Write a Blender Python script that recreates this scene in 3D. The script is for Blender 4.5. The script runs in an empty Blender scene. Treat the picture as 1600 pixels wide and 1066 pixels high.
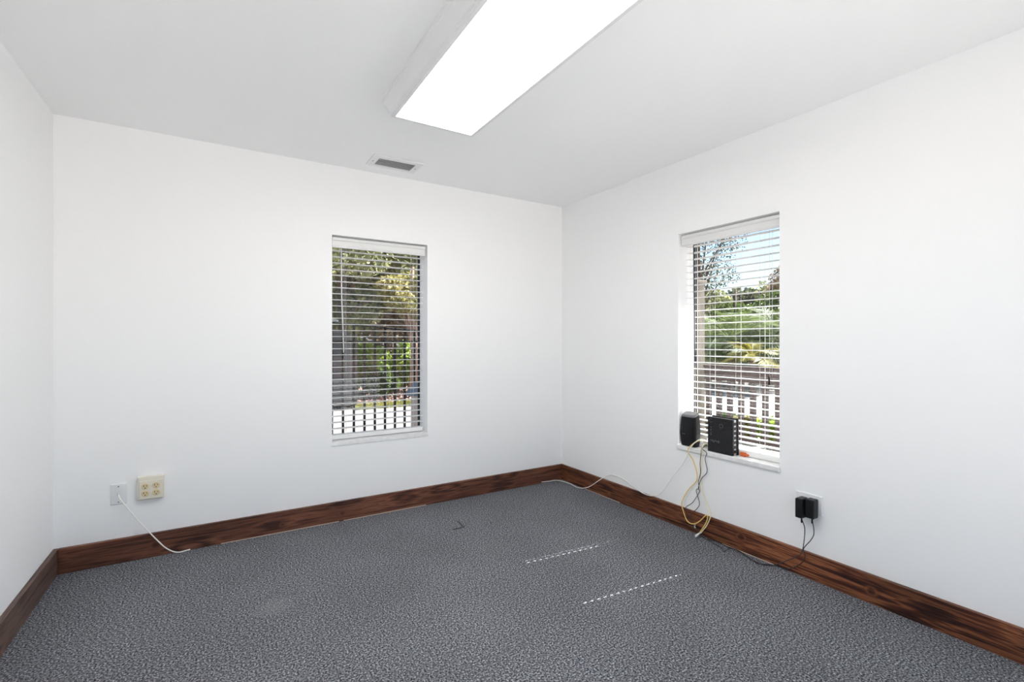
import bpy, bmesh, math, random
import numpy as np
from mathutils import Vector, Matrix

sc = bpy.context.scene
C = sc.collection
R = math.radians

# ------------------------------------------------------------------ camera
H = 2.44                                   # ceiling height; room corner at the origin
XL, YB = -3.379, -3.78                     # left wall, rear wall
cam = bpy.data.cameras.new('camera'); co = bpy.data.objects.new('camera', cam); C.objects.link(co)
co.location = (-2.637, -3.432, 1.237)
co.rotation_euler = (R(90), 0, R(-31.59))
cam.sensor_width = 36.0; cam.lens = 748.0 / 1600.0 * 36.0
cam.clip_start = 0.02; cam.clip_end = 400
sc.camera = co

# ------------------------------------------------------------------ sky, sun, exposure
w = bpy.data.worlds.new('sky'); sc.world = w; w.use_nodes = True
nt = w.node_tree; nt.nodes.clear()
out = nt.nodes.new('ShaderNodeOutputWorld'); bg = nt.nodes.new('ShaderNodeBackground')
sky = nt.nodes.new('ShaderNodeTexSky'); sky.sky_type = 'NISHITA'; sky.sun_disc = False
sky.sun_elevation = R(47); sky.sun_rotation = R(95); sky.air_density = 1.0; sky.dust_density = 0.6; sky.ozone_density = 1.8
bg.inputs['Strength'].default_value = 0.23
nt.links.new(sky.outputs[0], bg.inputs[0]); nt.links.new(bg.outputs[0], out.inputs[0])

sun = bpy.data.lights.new('sun', 'SUN'); sun.energy = 27.0; sun.angle = R(0.2); sun.color = (1.0, 0.972, 0.938)
so = bpy.data.objects.new('sun', sun); C.objects.link(so)
so.rotation_euler = Vector((-1.0, 0.086, -1.12)).to_track_quat('-Z', 'Y').to_euler()
so.location = (20, -2, 22)

LAMP = 15.0                                # luminous panel of the ceiling fixture
vs = sc.view_settings
vs.view_transform = 'Standard'; vs.look = 'None'; vs.gamma = 1.0; vs.use_curve_mapping = False
vs.exposure = -0.07
sc.cycles.diffuse_bounces = 8; sc.cycles.max_bounces = 14; sc.cycles.transparent_max_bounces = 16

# ------------------------------------------------------------------ materials
def mat(name, col, rough=0.6, spec=0.5, metal=0.0, noise=None, bump=None, transl=0.0, emit=0.0):
    """noise=(scale, colour2, detail, stretch) mixes a second colour in; bump=(scale, strength, distance)"""
    m = bpy.data.materials.new(name); m.use_nodes = True
    n = m.node_tree; b = n.nodes['Principled BSDF']
    b.inputs['Base Color'].default_value = (*col, 1)
    b.inputs['Roughness'].default_value = rough
    b.inputs['Specular IOR Level'].default_value = spec
    b.inputs['Metallic'].default_value = metal
    tc = n.nodes.new('ShaderNodeTexCoord')
    colsock = None
    if noise:
        s, c2, det, st = noise
        mp = n.nodes.new('ShaderNodeMapping'); mp.inputs['Scale'].default_value = st
        n.links.new(tc.outputs['Object'], mp.inputs[0])
        t = n.nodes.new('ShaderNodeTexNoise'); t.inputs['Scale'].default_value = s; t.inputs['Detail'].default_value = det
        n.links.new(mp.outputs[0], t.inputs['Vector'])
        r = n.nodes.new('ShaderNodeValToRGB')
        r.color_ramp.elements[0].position = 0.36; r.color_ramp.elements[1].position = 0.64
        r.color_ramp.elements[0].color = (*col, 1); r.color_ramp.elements[1].color = (*c2, 1)
        n.links.new(t.outputs['Fac'], r.inputs[0]); colsock = r.outputs[0]
        n.links.new(colsock, b.inputs['Base Color'])
    if bump:
        t = n.nodes.new('ShaderNodeTexNoise'); t.inputs['Scale'].default_value = bump[0]; t.inputs['Detail'].default_value = 3
        n.links.new(tc.outputs['Object'], t.inputs['Vector'])
        bp = n.nodes.new('ShaderNodeBump'); bp.inputs['Strength'].default_value = bump[1]; bp.inputs['Distance'].default_value = bump[2]
        n.links.new(t.outputs['Fac'], bp.inputs['Height']); n.links.new(bp.outputs[0], b.inputs['Normal'])
    if emit:
        b.inputs['Emission Color'].default_value = (*col, 1); b.inputs['Emission Strength'].default_value = emit
    if transl:
        tr = n.nodes.new('ShaderNodeBsdfTranslucent'); mx = n.nodes.new('ShaderNodeMixShader'); mx.inputs[0].default_value = transl
        tr.inputs[0].default_value = (*col, 1)
        if colsock: n.links.new(colsock, tr.inputs[0])
        n.links.new(b.outputs[0], mx.inputs[1]); n.links.new(tr.outputs[0], mx.inputs[2])
        n.links.new(mx.outputs[0], n.nodes['Material Output'].inputs[0])
    return m

def carpet_mat():
    m = bpy.data.materials.new('carpet_pile'); m.use_nodes = True
    n = m.node_tree; b = n.nodes['Principled BSDF']; L = n.links.new
    b.inputs['Roughness'].default_value = 1.0; b.inputs['Specular IOR Level'].default_value = 0.05
    tc = n.nodes.new('ShaderNodeTexCoord')
    t = n.nodes.new('ShaderNodeTexNoise'); t.inputs['Scale'].default_value = 135; t.inputs['Detail'].default_value = 3.0; t.inputs['Roughness'].default_value = 0.65
    L(tc.outputs['Object'], t.inputs['Vector'])
    r = n.nodes.new('ShaderNodeValToRGB'); e = r.color_ramp.elements
    e[0].position = 0.36; e[0].color = (0.016, 0.019, 0.027, 1)
    e[1].position = 0.66; e[1].color = (0.50, 0.505, 0.53, 1)
    x = e.new(0.47); x.color = (0.098, 0.101, 0.111, 1)
    x = e.new(0.56); x.color = (0.222, 0.226, 0.242, 1)
    L(t.outputs['Fac'], r.inputs[0])
    # traffic wear: broad darker and lighter areas
    t2 = n.nodes.new('ShaderNodeTexNoise'); t2.inputs['Scale'].default_value = 1.6; t2.inputs['Detail'].default_value = 3
    L(tc.outputs['Object'], t2.inputs['Vector'])
    mr = n.nodes.new('ShaderNodeMapRange'); mr.inputs['From Min'].default_value = 0.3; mr.inputs['From Max'].default_value = 0.7
    mr.inputs['To Min'].default_value = 0.88; mr.inputs['To Max'].default_value = 1.10
    L(t2.outputs['Fac'], mr.inputs[0])
    # one pale rubbed spot on the carpet
    vm = n.nodes.new('ShaderNodeVectorMath'); vm.operation = 'DISTANCE'; vm.inputs[1].default_value = (-2.41, -0.95, 0)
    L(tc.outputs['Object'], vm.inputs[0])
    mr2 = n.nodes.new('ShaderNodeMapRange'); mr2.inputs['From Min'].default_value = 0.02; mr2.inputs['From Max'].default_value = 0.11
    mr2.inputs['To Min'].default_value = 0.28; mr2.inputs['To Max'].default_value = 0.0
    L(vm.outputs['Value'], mr2.inputs[0])
    mul = n.nodes.new('ShaderNodeMixRGB'); mul.blend_type = 'MULTIPLY'; mul.inputs[0].default_value = 1
    L(r.outputs[0], mul.inputs[1]); L(mr.outputs[0], mul.inputs[2])
    mix = n.nodes.new('ShaderNodeMixRGB'); mix.inputs[2].default_value = (0.30, 0.30, 0.31, 1)
    L(mr2.outputs[0], mix.inputs[0]); L(mul.outputs[0], mix.inputs[1])
    L(mix.outputs[0], b.inputs['Base Color'])
    bp = n.nodes.new('ShaderNodeBump'); bp.inputs['Strength'].default_value = 0.5; bp.inputs['Distance'].default_value = 0.004
    L(t.outputs['Fac'], bp.inputs['Height']); L(bp.outputs[0], b.inputs['Normal'])
    return m

def wood_mat(name, axis, dark, mid, light, contrast=1.0, knots=()):
    """stained softwood board; grain runs along axis (0 = x, 1 = y)"""
    m = bpy.data.materials.new(name); m.use_nodes = True
    n = m.node_tree; b = n.nodes['Principled BSDF']; L = n.links.new
    b.inputs['Roughness'].default_value = 0.5; b.inputs['Specular IOR Level'].default_value = 0.35
    tc = n.nodes.new('ShaderNodeTexCoord')
    mp = n.nodes.new('ShaderNodeMapping')
    mp.inputs['Scale'].default_value = (1, 1, 14) if axis == 0 else (1, 1, 14)
    sx = [24, 24, 24]; sx[axis] = 1.1
    mp.inputs['Scale'].default_value = sx
    L(tc.outputs['Object'], mp.inputs[0])
    # knots bend the grain
    kn = n.nodes.new('ShaderNodeTexVoronoi'); kn.inputs['Scale'].default_value = 1.0; kn.feature = 'F1'
    mk = n.nodes.new('ShaderNodeMapping'); k = [7.0, 7.0, 7.0]; k[axis] = 2.6; mk.inputs['Scale'].default_value = k
    L(tc.outputs['Object'], mk.inputs[0]); L(mk.outputs[0], kn.inputs['Vector'])
    km = n.nodes.new('ShaderNodeMapRange'); km.inputs['From Min'].default_value = 0.0; km.inputs['From Max'].default_value = 0.42
    km.inputs['To Min'].default_value = 1.0; km.inputs['To Max'].default_value = 0.0
    L(kn.outputs['Distance'], km.inputs[0])
    t = n.nodes.new('ShaderNodeTexNoise'); t.inputs['Scale'].default_value = 2.2; t.inputs['Detail'].default_value = 6; t.inputs['Distortion'].default_value = 0.6
    L(mp.outputs[0], t.inputs['Vector'])
    t3 = n.nodes.new('ShaderNodeTexNoise'); t3.inputs['Scale'].default_value = 9; t3.inputs['Detail'].default_value = 4
    L(mp.outputs[0], t3.inputs['Vector'])
    sm = n.nodes.new('ShaderNodeMath'); sm.operation = 'MULTIPLY_ADD'; sm.inputs[1].default_value = 0.35
    L(t3.outputs['Fac'], sm.inputs[0]); L(t.outputs['Fac'], sm.inputs[2])
    ad = n.nodes.new('ShaderNodeMath'); ad.operation = 'MULTIPLY_ADD'; ad.inputs[1].default_value = 0.55
    L(km.outputs[0], ad.inputs[0]); L(sm.outputs[0], ad.inputs[2])
    sn = n.nodes.new('ShaderNodeMath'); sn.operation = 'PINGPONG'; sn.inputs[1].default_value = 0.24
    L(ad.outputs[0], sn.inputs[0])
    r = n.nodes.new('ShaderNodeValToRGB'); e = r.color_ramp.elements
    e[0].position = 0.0; e[0].color = (*dark, 1); e[1].position = 0.24; e[1].color = (*light, 1)
    x = e.new(0.14); x.color = (*mid, 1)
    L(sn.outputs[0], r.inputs[0])
    # broad tone changes of the stain along the board
    t4 = n.nodes.new('ShaderNodeTexNoise'); t4.inputs['Scale'].default_value = 1.4; t4.inputs['Detail'].default_value = 4
    m4 = n.nodes.new('ShaderNodeMapping'); k4 = [5.0, 5.0, 5.0]; k4[axis] = 1.2; m4.inputs['Scale'].default_value = k4
    L(tc.outputs['Object'], m4.inputs[0]); L(m4.outputs[0], t4.inputs['Vector'])
    mr = n.nodes.new('ShaderNodeMapRange'); mr.inputs['From Min'].default_value = 0.35; mr.inputs['From Max'].default_value = 0.65
    mr.inputs['To Min'].default_value = 1.0 - 0.5 * contrast; mr.inputs['To Max'].default_value = 1.0 + 0.45 * contrast
    L(t4.outputs['Fac'], mr.inputs[0])
    mul = n.nodes.new('ShaderNodeMixRGB'); mul.blend_type = 'MULTIPLY'; mul.inputs[0].default_value = 1
    L(r.outputs[0], mul.inputs[1]); L(mr.outputs[0], mul.inputs[2])
    last = mul.outputs[0]
    for kx, kz, kr in knots:                # single knots: dark heart, orange rim
        md_ = n.nodes.new('ShaderNodeMapping'); sv = [1.0, 1.0, 1.0]; sv[axis] = 0.8; sv[1 - axis] = 0.0
        lv = [0.0, 0.0, -kz]; lv[axis] = -kx * 0.8
        md_.inputs['Scale'].default_value = sv; md_.inputs['Location'].default_value = lv
        L(tc.outputs['Object'], md_.inputs[0])
        ln = n.nodes.new('ShaderNodeVectorMath'); ln.operation = 'LENGTH'; L(md_.outputs[0], ln.inputs[0])
        nz = n.nodes.new('ShaderNodeMath'); nz.operation = 'MULTIPLY_ADD'; nz.inputs[1].default_value = 0.012
        L(t.outputs['Fac'], nz.inputs[0]); L(ln.outputs['Value'], nz.inputs[2])
        rr = n.nodes.new('ShaderNodeValToRGB'); q = rr.color_ramp.elements
        q[0].position = 0.0; q[0].color = (*dark, 1); q[1].position = 1.0; q[1].color = (*mid, 1)
        z_ = q.new(0.45); z_.color = (dark[0] * 1.6, dark[1] * 1.5, dark[2] * 1.4, 1)
        z_ = q.new(0.72); z_.color = (light[0] * 0.85, light[1] * 0.8, light[2] * 0.8, 1)
        mq = n.nodes.new('ShaderNodeMapRange'); mq.inputs['From Max'].default_value = kr * 1.25; L(nz.outputs[0], mq.inputs[0]); L(mq.outputs[0], rr.inputs[0])
        ms = n.nodes.new('ShaderNodeMapRange'); ms.inputs['From Min'].default_value = kr * 0.8; ms.inputs['From Max'].default_value = kr * 1.5
        ms.inputs['To Min'].default_value = 0.7; ms.inputs['To Max'].default_value = 0.0; L(nz.outputs[0], ms.inputs[0])
        mm = n.nodes.new('ShaderNodeMixRGB'); L(ms.outputs[0], mm.inputs[0]); L(last, mm.inputs[1]); L(rr.outputs[0], mm.inputs[2]); last = mm.outputs[0]
    L(last, b.inputs['Base Color'])
    bp = n.nodes.new('ShaderNodeBump'); bp.inputs['Strength'].default_value = 0.25; bp.inputs['Distance'].default_value = 0.002
    L(sn.outputs[0], bp.inputs['Height']); L(bp.outputs[0], b.inputs['Normal'])
    return m

def glass_mat():
    m = bpy.data.materials.new('window_glass'); m.use_nodes = True
    n = m.node_tree; n.nodes.remove(n.nodes['Principled BSDF'])
    tr = n.nodes.new('ShaderNodeBsdfTransparent'); tr.inputs[0].default_value = (0.97, 0.98, 0.98, 1)
    gl = n.nodes.new('ShaderNodeBsdfGlossy'); gl.inputs['Roughness'].default_value = 0.01
    lw = n.nodes.new('ShaderNodeLayerWeight'); lw.inputs[0].default_value = 0.5
    pw = n.nodes.new('ShaderNodeMath'); pw.operation = 'POWER'; pw.inputs[1].default_value = 4.0
    fr = n.nodes.new('ShaderNodeMath'); fr.operation = 'MULTIPLY_ADD'; fr.inputs[1].default_value = 0.75; fr.inputs[2].default_value = 0.025
    n.links.new(lw.outputs['Facing'], pw.inputs[0]); n.links.new(pw.outputs[0], fr.inputs[0])
    mx = n.nodes.new('ShaderNodeMixShader')
    n.links.new(fr.outputs[0], mx.inputs[0]); n.links.new(tr.outputs[0], mx.inputs[1]); n.links.new(gl.outputs[0], mx.inputs[2])
    n.links.new(mx.outputs[0], n.nodes['Material Output'].inputs[0])
    return m

M = {}
M['wall'] = mat('wall_paint', (0.925, 0.925, 0.925), 0.75, 0.25, bump=(55, 0.08, 0.002))
M['ceil'] = mat('ceiling_paint', (0.935, 0.935, 0.935), 0.85, 0.2, bump=(70, 0.06, 0.002))
M['carpet'] = carpet_mat()
DK, MD, LT = (0.016, 0.005, 0.0035), (0.082, 0.024, 0.012), (0.125, 0.050, 0.025)
M['wood_x'] = wood_mat('stained_wood_back', 0, (0.034, 0.013, 0.009), (0.115, 0.043, 0.026), (0.19, 0.076, 0.044), 0.6, [(-2.941, 0.066, 0.030), (-2.278, 0.050, 0.020), (-1.907, 0.055, 0.026), (-1.467, 0.050, 0.018), (-0.9, 0.08, 0.016)])
M['wood_y'] = wood_mat('stained_wood_right', 1, DK, MD, (0.25, 0.092, 0.040), 1.0, [(-1.743, 0.085, 0.030), (-2.40, 0.062, 0.026)])
M['wood_l'] = wood_mat('stained_wood_left', 1, (0.042, 0.024, 0.019), (0.095, 0.055, 0.044), (0.155, 0.098, 0.078), 0.6)
M['raw'] = mat('raw_wood_edge', (0.52, 0.42, 0.34), 0.7)
M['white'] = mat('white_paint_gloss', (0.86, 0.86, 0.86), 0.35, 0.5)
M['sill'] = mat('sill_paint', (0.86, 0.86, 0.86), 0.4, 0.5, noise=(30, (0.78, 0.78, 0.77), 4, (1, 1, 1)))
M['slat'] = mat('blind_vinyl', (0.85, 0.85, 0.84), 0.4, 0.4, transl=0.12)
M['cord'] = mat('blind_cord', (0.78, 0.77, 0.74), 0.8)
M['bronze'] = mat('dark_bronze_metal', (0.018, 0.017, 0.018), 0.4, 0.5, metal=0.3)
M['glass'] = glass_mat()
M['lens'] = mat('lamp_lens', (1.0, 0.995, 0.985), 0.5, 0.3, emit=LAMP)
M['fixture'] = mat('fixture_white', (0.80, 0.80, 0.80), 0.4, 0.4)
M['vent'] = mat('vent_white', (0.82, 0.82, 0.82), 0.45)
M['vent_slat'] = mat('vent_slat_grey', (0.80, 0.80, 0.80), 0.5)
M['duct'] = mat('duct_grey', (0.34, 0.34, 0.34), 0.8)
M['cut'] = mat('carpet_cut', (0.05, 0.05, 0.055), 0.9)
M['cream'] = mat('cream_plastic', (0.80, 0.75, 0.64), 0.4)
M['cream2'] = mat('ivory_socket', (0.72, 0.60, 0.36), 0.4)
M['slot'] = mat('socket_slot', (0.035, 0.02, 0.012), 0.7)
M['plate'] = mat('white_plate', (0.80, 0.80, 0.81), 0.35)
M['screw'] = mat('screw_metal', (0.10, 0.10, 0.10), 0.4, metal=0.7)
M['black'] = mat('black_plastic', (0.006, 0.006, 0.007), 0.4, 0.3, noise=(160, (0.010, 0.010, 0.012), 2, (1, 1, 1)))
M['modem'] = mat('charcoal_plastic', (0.010, 0.010, 0.011), 0.5, 0.3, noise=(120, (0.026, 0.026, 0.027), 3, (1, 1, 1)))
M['modem_mark'] = mat('grey_emboss', (0.11, 0.11, 0.115), 0.35)
M['led'] = mat('small_blue_badge', (0.07, 0.08, 0.16), 0.3)
M['silver'] = mat('silver_plastic', (0.55, 0.55, 0.55), 0.4)
M['router_top_sheen'] = mat('top_sheen_plastic', (0.20, 0.20, 0.21), 0.3)  # reflection on the black router's sloped top, put into its grey colour
M['wcable'] = mat('white_cable', (0.90, 0.885, 0.84), 0.45)
M['ycable'] = mat('yellow_cable', (0.87, 0.63, 0.19), 0.45)
M['pycable'] = mat('pale_yellow_cable', (0.88, 0.80, 0.50), 0.45)
M['bcable'] = mat('dark_cable', (0.03, 0.03, 0.033), 0.5)
M['clear'] = mat('clear_plug', (0.66, 0.62, 0.54), 0.25)
M['orange'] = mat('orange_plastic', (0.62, 0.13, 0.03), 0.4)
M['tape'] = mat('white_tag', (0.8, 0.8, 0.8), 0.5)
# outdoors
M['concrete'] = mat('concrete', (0.26, 0.245, 0.235), 0.9, 0.2, noise=(3, (0.32, 0.295, 0.285), 5, (1, 1, 1)), bump=(40, 0.2, 0.01))
M['bounce_terrace'] = mat('bounce_concrete', (0.64, 0.625, 0.60), 0.9, 0.2, noise=(3, (0.70, 0.685, 0.66), 5, (1, 1, 1)), bump=(40, 0.2, 0.01))  # pale tone chosen to bounce sunlight in through the added door
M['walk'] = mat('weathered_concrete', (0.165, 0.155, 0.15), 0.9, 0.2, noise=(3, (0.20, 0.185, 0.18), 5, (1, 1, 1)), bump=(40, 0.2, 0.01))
M['soil'] = mat('leaf_mulch', (0.24, 0.17, 0.14), 0.95, 0.1, noise=(9, (0.40, 0.31, 0.27), 6, (1, 1, 1)), bump=(12, 0.6, 0.05))
M['mulch'] = mat('dry_leaf', (0.20, 0.12, 0.09), 0.9, 0.1, noise=(6, (0.45, 0.33, 0.28), 3, (1, 1, 1)))
M['grass'] = mat('grass_blade', (0.16, 0.19, 0.05), 0.7, 0.2, noise=(7, (0.36, 0.32, 0.11), 4, (1, 1, 1)), transl=0.3)
M['lawn'] = mat('lawn_soil', (0.13, 0.15, 0.05), 0.95, 0.1, noise=(5, (0.22, 0.20, 0.09), 5, (1, 1, 1)))
M['iron'] = mat('black_iron', (0.010, 0.009, 0.009), 0.85, 0.1)
M['dumpster'] = mat('dark_grey_paint', (0.045, 0.045, 0.050), 0.6, noise=(4, (0.065, 0.062, 0.066), 4, (1, 1, 1)))
M['dumpster_side'] = mat('brown_grey_paint', (0.042, 0.030, 0.032), 0.6, noise=(4, (0.06, 0.045, 0.046), 4, (1, 1, 1)))
M['pale'] = mat('pale_siding', (0.62, 0.64, 0.68), 0.7)
M['roofp'] = mat('pale_roof', (0.55, 0.57, 0.60), 0.7)
M['bark'] = mat('bark', (0.10, 0.070, 0.050), 0.9, 0.1, noise=(6, (0.22, 0.16, 0.12), 5, (4, 4, 1)), bump=(20, 0.6, 0.02))
M['bark_red'] = mat('pinkish_bark', (0.20, 0.12, 0.085), 0.9, 0.1, noise=(7, (0.42, 0.30, 0.24), 5, (4, 4, 1)), bump=(20, 0.6, 0.02))
def leafm(name, a, b, tr=0.35): return mat(name, a, 0.55, 0.3, noise=(2.2, b, 5, (1, 1, 1)), transl=tr)
M['leaf_olive'] = leafm('olive_leaf', (0.190, 0.207, 0.101), (0.425, 0.431, 0.224))
M['leaf_yel'] = leafm('yellow_green_leaf', (0.230, 0.230, 0.075), (0.437, 0.380, 0.172))
M['leaf_lime'] = leafm('lime_leaf', (0.187, 0.287, 0.043), (0.402, 0.474, 0.086))
M['leaf_brown'] = leafm('brown_leaf', (0.176, 0.128, 0.078), (0.352, 0.254, 0.156))
M['leaf_dark'] = leafm('dark_leaf', (0.048, 0.066, 0.034), (0.120, 0.126, 0.072))
M['leaf_mid'] = leafm('mid_green_leaf', (0.070, 0.107, 0.025), (0.140, 0.190, 0.046))
M['palm'] = leafm('palm_leaf', (0.106, 0.154, 0.044), (0.219, 0.268, 0.106))
M['palm_yel'] = leafm('yellow_palm_leaf', (0.210, 0.196, 0.021), (0.322, 0.280, 0.042))
M['rail'] = mat('brown_rail_paint', (0.055, 0.038, 0.034), 0.6, noise=(3, (0.085, 0.060, 0.053), 4, (1, 8, 8)))
M['deck'] = mat('deck_board', (0.20, 0.17, 0.15), 0.8, noise=(3, (0.28, 0.24, 0.21), 4, (8, 1, 8)))
M['post'] = mat('beige_post', (0.20, 0.175, 0.135), 0.7, noise=(3, (0.27, 0.235, 0.185), 4, (10, 10, 1)))
M['bollard'] = mat('beige_post_paint', (0.50, 0.42, 0.36), 0.6)
M['bcap'] = mat('blue_grey_cap', (0.16, 0.19, 0.24), 0.45)
M['soffit'] = mat('soffit_paint', (0.70, 0.70, 0.68), 0.8)

# ------------------------------------------------------------------ helpers
def box(bm, x0, x1, y0, y1, z0, z1, bevel=0.0, seg=2):
    g = bmesh.ops.create_cube(bm, size=1.0)['verts']
    bmesh.ops.scale(bm, vec=(abs(x1 - x0), abs(y1 - y0), abs(z1 - z0)), verts=g)
    bmesh.ops.translate(bm, vec=((x0 + x1) / 2, (y0 + y1) / 2, (z0 + z1) / 2), verts=g)
    if bevel:
        es = list({e for v in g for e in v.link_edges})
        bmesh.ops.bevel(bm, geom=es, offset=bevel, segments=seg, profile=0.5, affect='EDGES')
def B(*a, **k):
    bm = bmesh.new(); box(bm, *a, **k); return bm
def prism(bm, pts, axis, a, b):
    """extrude a closed 2-D outline along axis from a to b; pts are the two other coordinates in order"""
    def P(p, t):
        l = list(p); l.insert(axis, t); return l
    va = [bm.verts.new(P(p, a)) for p in pts]; vb = [bm.verts.new(P(p, b)) for p in pts]
    n = len(pts)
    bm.faces.new(va); bm.faces.new(vb[::-1])
    for i in range(n): bm.faces.new((va[i], vb[i], vb[(i + 1) % n], va[(i + 1) % n]))
def smooth_path(pts, sub=6):
    p = [Vector(q) for q in pts]; o = []
    for i in range(len(p) - 1):
        a = p[i - 1] if i else p[i] * 2 - p[i + 1]; b = p[i]; c = p[i + 1]
        d = p[i + 2] if i + 2 < len(p) else c * 2 - b
        for k in range(sub):
            t = k / sub
            o.append(0.5 * ((2 * b) + (c - a) * t + (2 * a - 5 * b + 4 * c - d) * t * t + (3 * b - a - 3 * c + d) * t ** 3))
    o.append(p[-1]); return o
def tube(bm, pts, r, seg=8):
    """r is a radius or a list of radii; a closed tapering tube"""
    n = len(pts); rr = r if isinstance(r, (list, tuple)) else [r] * n
    pts = [Vector(p) for p in pts]; rings = []
    t0 = (pts[1] - pts[0]).normalized(); up = Vector((0, 0, 1)) if abs(t0.z) < 0.9 else Vector((1, 0, 0))
    nrm = (up - t0 * up.dot(t0)).normalized()
    for i in range(n):
        t = (pts[min(i + 1, n - 1)] - pts[max(i - 1, 0)]).normalized()
        nrm = (nrm - t * nrm.dot(t)).normalized(); bi = t.cross(nrm)
        rings.append([bm.verts.new(pts[i] + (nrm * math.cos(2 * math.pi * k / seg) + bi * math.sin(2 * math.pi * k / seg)) * rr[i]) for k in range(seg)])
    for i in range(n - 1):
        for k in range(seg):
            bm.faces.new((rings[i][k], rings[i][(k + 1) % seg], rings[i + 1][(k + 1) % seg], rings[i + 1][k]))
    bm.faces.new(rings[0][::-1]); bm.faces.new(rings[-1])
def lathe(bm, prof, cx, cy, seg=24, ax='z', base=0.0):
    """prof: list of (radius, height) about a vertical axis (z) or the -y axis (ay)"""
    rings = []
    for r, h in prof:
        ring = []
        for k in range(seg):
            a = 2 * math.pi * k / seg
            if ax == 'z': ring.append(bm.verts.new((cx + r * math.cos(a), cy + r * math.sin(a), h)))
            else: ring.append(bm.verts.new((cx + r * math.cos(a), base - h, cy + r * math.sin(a))))
        rings.append(ring)
    for i in range(len(rings) - 1):
        for k in range(seg):
            bm.faces.new((rings[i][k], rings[i][(k + 1) % seg], rings[i + 1][(k + 1) % seg], rings[i + 1][k]))
    bm.faces.new(rings[0][::-1]); bm.faces.new(rings[-1])
def obj(name, bm, m, parent=None, smooth=False):
    """one mesh object from world coordinates; parents here are Empties or meshes with a pure translation"""
    bmesh.ops.recalc_face_normals(bm, faces=bm.faces[:])
    if parent is not None:
        off = Vector(parent.location)
        if parent.parent is not None: off += Vector(parent.parent.location)
        bmesh.ops.translate(bm, vec=-off, verts=bm.verts[:])
    me = bpy.data.meshes.new(name); bm.to_mesh(me); bm.free()
    if smooth:
        for p in me.polygons: p.use_smooth = True
    me.materials.append(M[m] if isinstance(m, str) else m)
    o = bpy.data.objects.new(name, me); C.objects.link(o)
    if parent is not None: o.parent = parent
    return o
def tag(o, label, cat, group=None, kind=None):
    o['label'] = label; o['category'] = cat
    if group: o['group'] = group
    if kind: o['kind'] = kind
    return o
def thing(name, label, cat, loc=(0, 0, 0), group=None, kind=None):
    o = bpy.data.objects.new(name, None); C.objects.link(o); o.location = loc; o.empty_display_size = 0.1
    return tag(o, label, cat, group, kind)
def copy_child(src, parent, loc):
    c = src.copy(); C.objects.link(c); c.parent = parent; c.location = loc; return c

# ------------------------------------------------------------------ room shell
T = 0.20                                    # wall thickness
W1 = (-1.970, -1.280, 0.533, 1.966)         # opening in the back wall: x0, x1, z0, z1
W2 = (-1.957, -1.277, 0.533, 1.953)         # opening in the right wall: y0, y1, z0, z1
tag(obj('floor', B(XL - T, T, YB - T, T, -0.12, 0.0), 'carpet'), 'grey speckled loop carpet covering the whole floor', 'floor', kind='structure')
tag(obj('ceiling', B(XL - T, T, YB - T, T, H, H + 0.1), 'ceil'), 'plain white painted ceiling', 'ceiling', kind='structure')
bm = bmesh.new()
box(bm, XL - T, W1[0], 0, T, 0, H); box(bm, W1[1], T, 0, T, 0, H)
box(bm, W1[0], W1[1], 0, T, 0, W1[2]); box(bm, W1[0], W1[1], 0, T, W1[3], H)
tag(obj('wall_back', bm, 'wall'), 'white wall with the narrow window and the cream outlet box', 'wall', kind='structure')
bm = bmesh.new()
box(bm, 0, T, YB - T, W2[0], 0, H); box(bm, 0, T, W2[1], 0, 0, H)
box(bm, 0, T, W2[0], W2[1], 0, W2[2]); box(bm, 0, T, W2[0], W2[1], W2[3], H)
tag(obj('wall_right', bm, 'wall'), 'white wall with the window that holds the routers', 'wall', kind='structure')
tag(obj('wall_left', B(XL - T, XL, YB - T, 0, 0, H), 'wall'), 'plain white wall at the left edge of the picture', 'wall', kind='structure')
DX0, DX1, DZ = -3.15, -0.35, 2.14           # added glazed door behind the camera, lets daylight up onto the ceiling
bm = bmesh.new()
box(bm, XL, DX0, YB - T, YB, 0, H); box(bm, DX1, 0, YB - T, YB, 0, H); box(bm, DX0, DX1, YB - T, YB, DZ, H)
tag(obj('wall_rear', bm, 'wall'), 'white wall behind the camera with the added glazed door', 'wall', kind='structure')
def board(name, a, m, label):
    return tag(obj(name, B(*a, bevel=0.002, seg=1), m), label, 'baseboard', kind='structure')
BT, BH = 0.021, 0.135
bb = board('baseboard_back', (XL + BT, -BT, -BT, 0, 0, BH), 'wood_x', 'dark stained wooden baseboard with knots under the back wall')
br = board('baseboard_right', (-BT, 0, YB, 0, 0, BH), 'wood_y', 'reddish brown wooden baseboard with strong grain under the right wall')
for xa, xb in ((-2.62, -1.93), (-1.90, -1.30)): obj('raw_edge', B(xa, xb, -BT - 0.0015, -BT, 0, 0.005), 'raw', bb)
for ya, yb in ((-1.95, -1.62), (-0.75, -0.35)): obj('raw_edge', B(-BT - 0.0015, -BT, ya, yb, 0, 0.005), 'raw', br)
board('baseboard_left', (XL, XL + BT, YB, 0, 0, BH), 'wood_l', 'weathered grey brown wooden baseboard under the left wall')
dr = thing('added_door_1', 'glazed sliding door added behind the camera to brighten the ceiling', 'door', ((DX0 + DX1) / 2, YB - 0.1, 0), kind='structure')  # added unseen opening, daylight source for the room
xm = (DX0 + DX1) / 2
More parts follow.
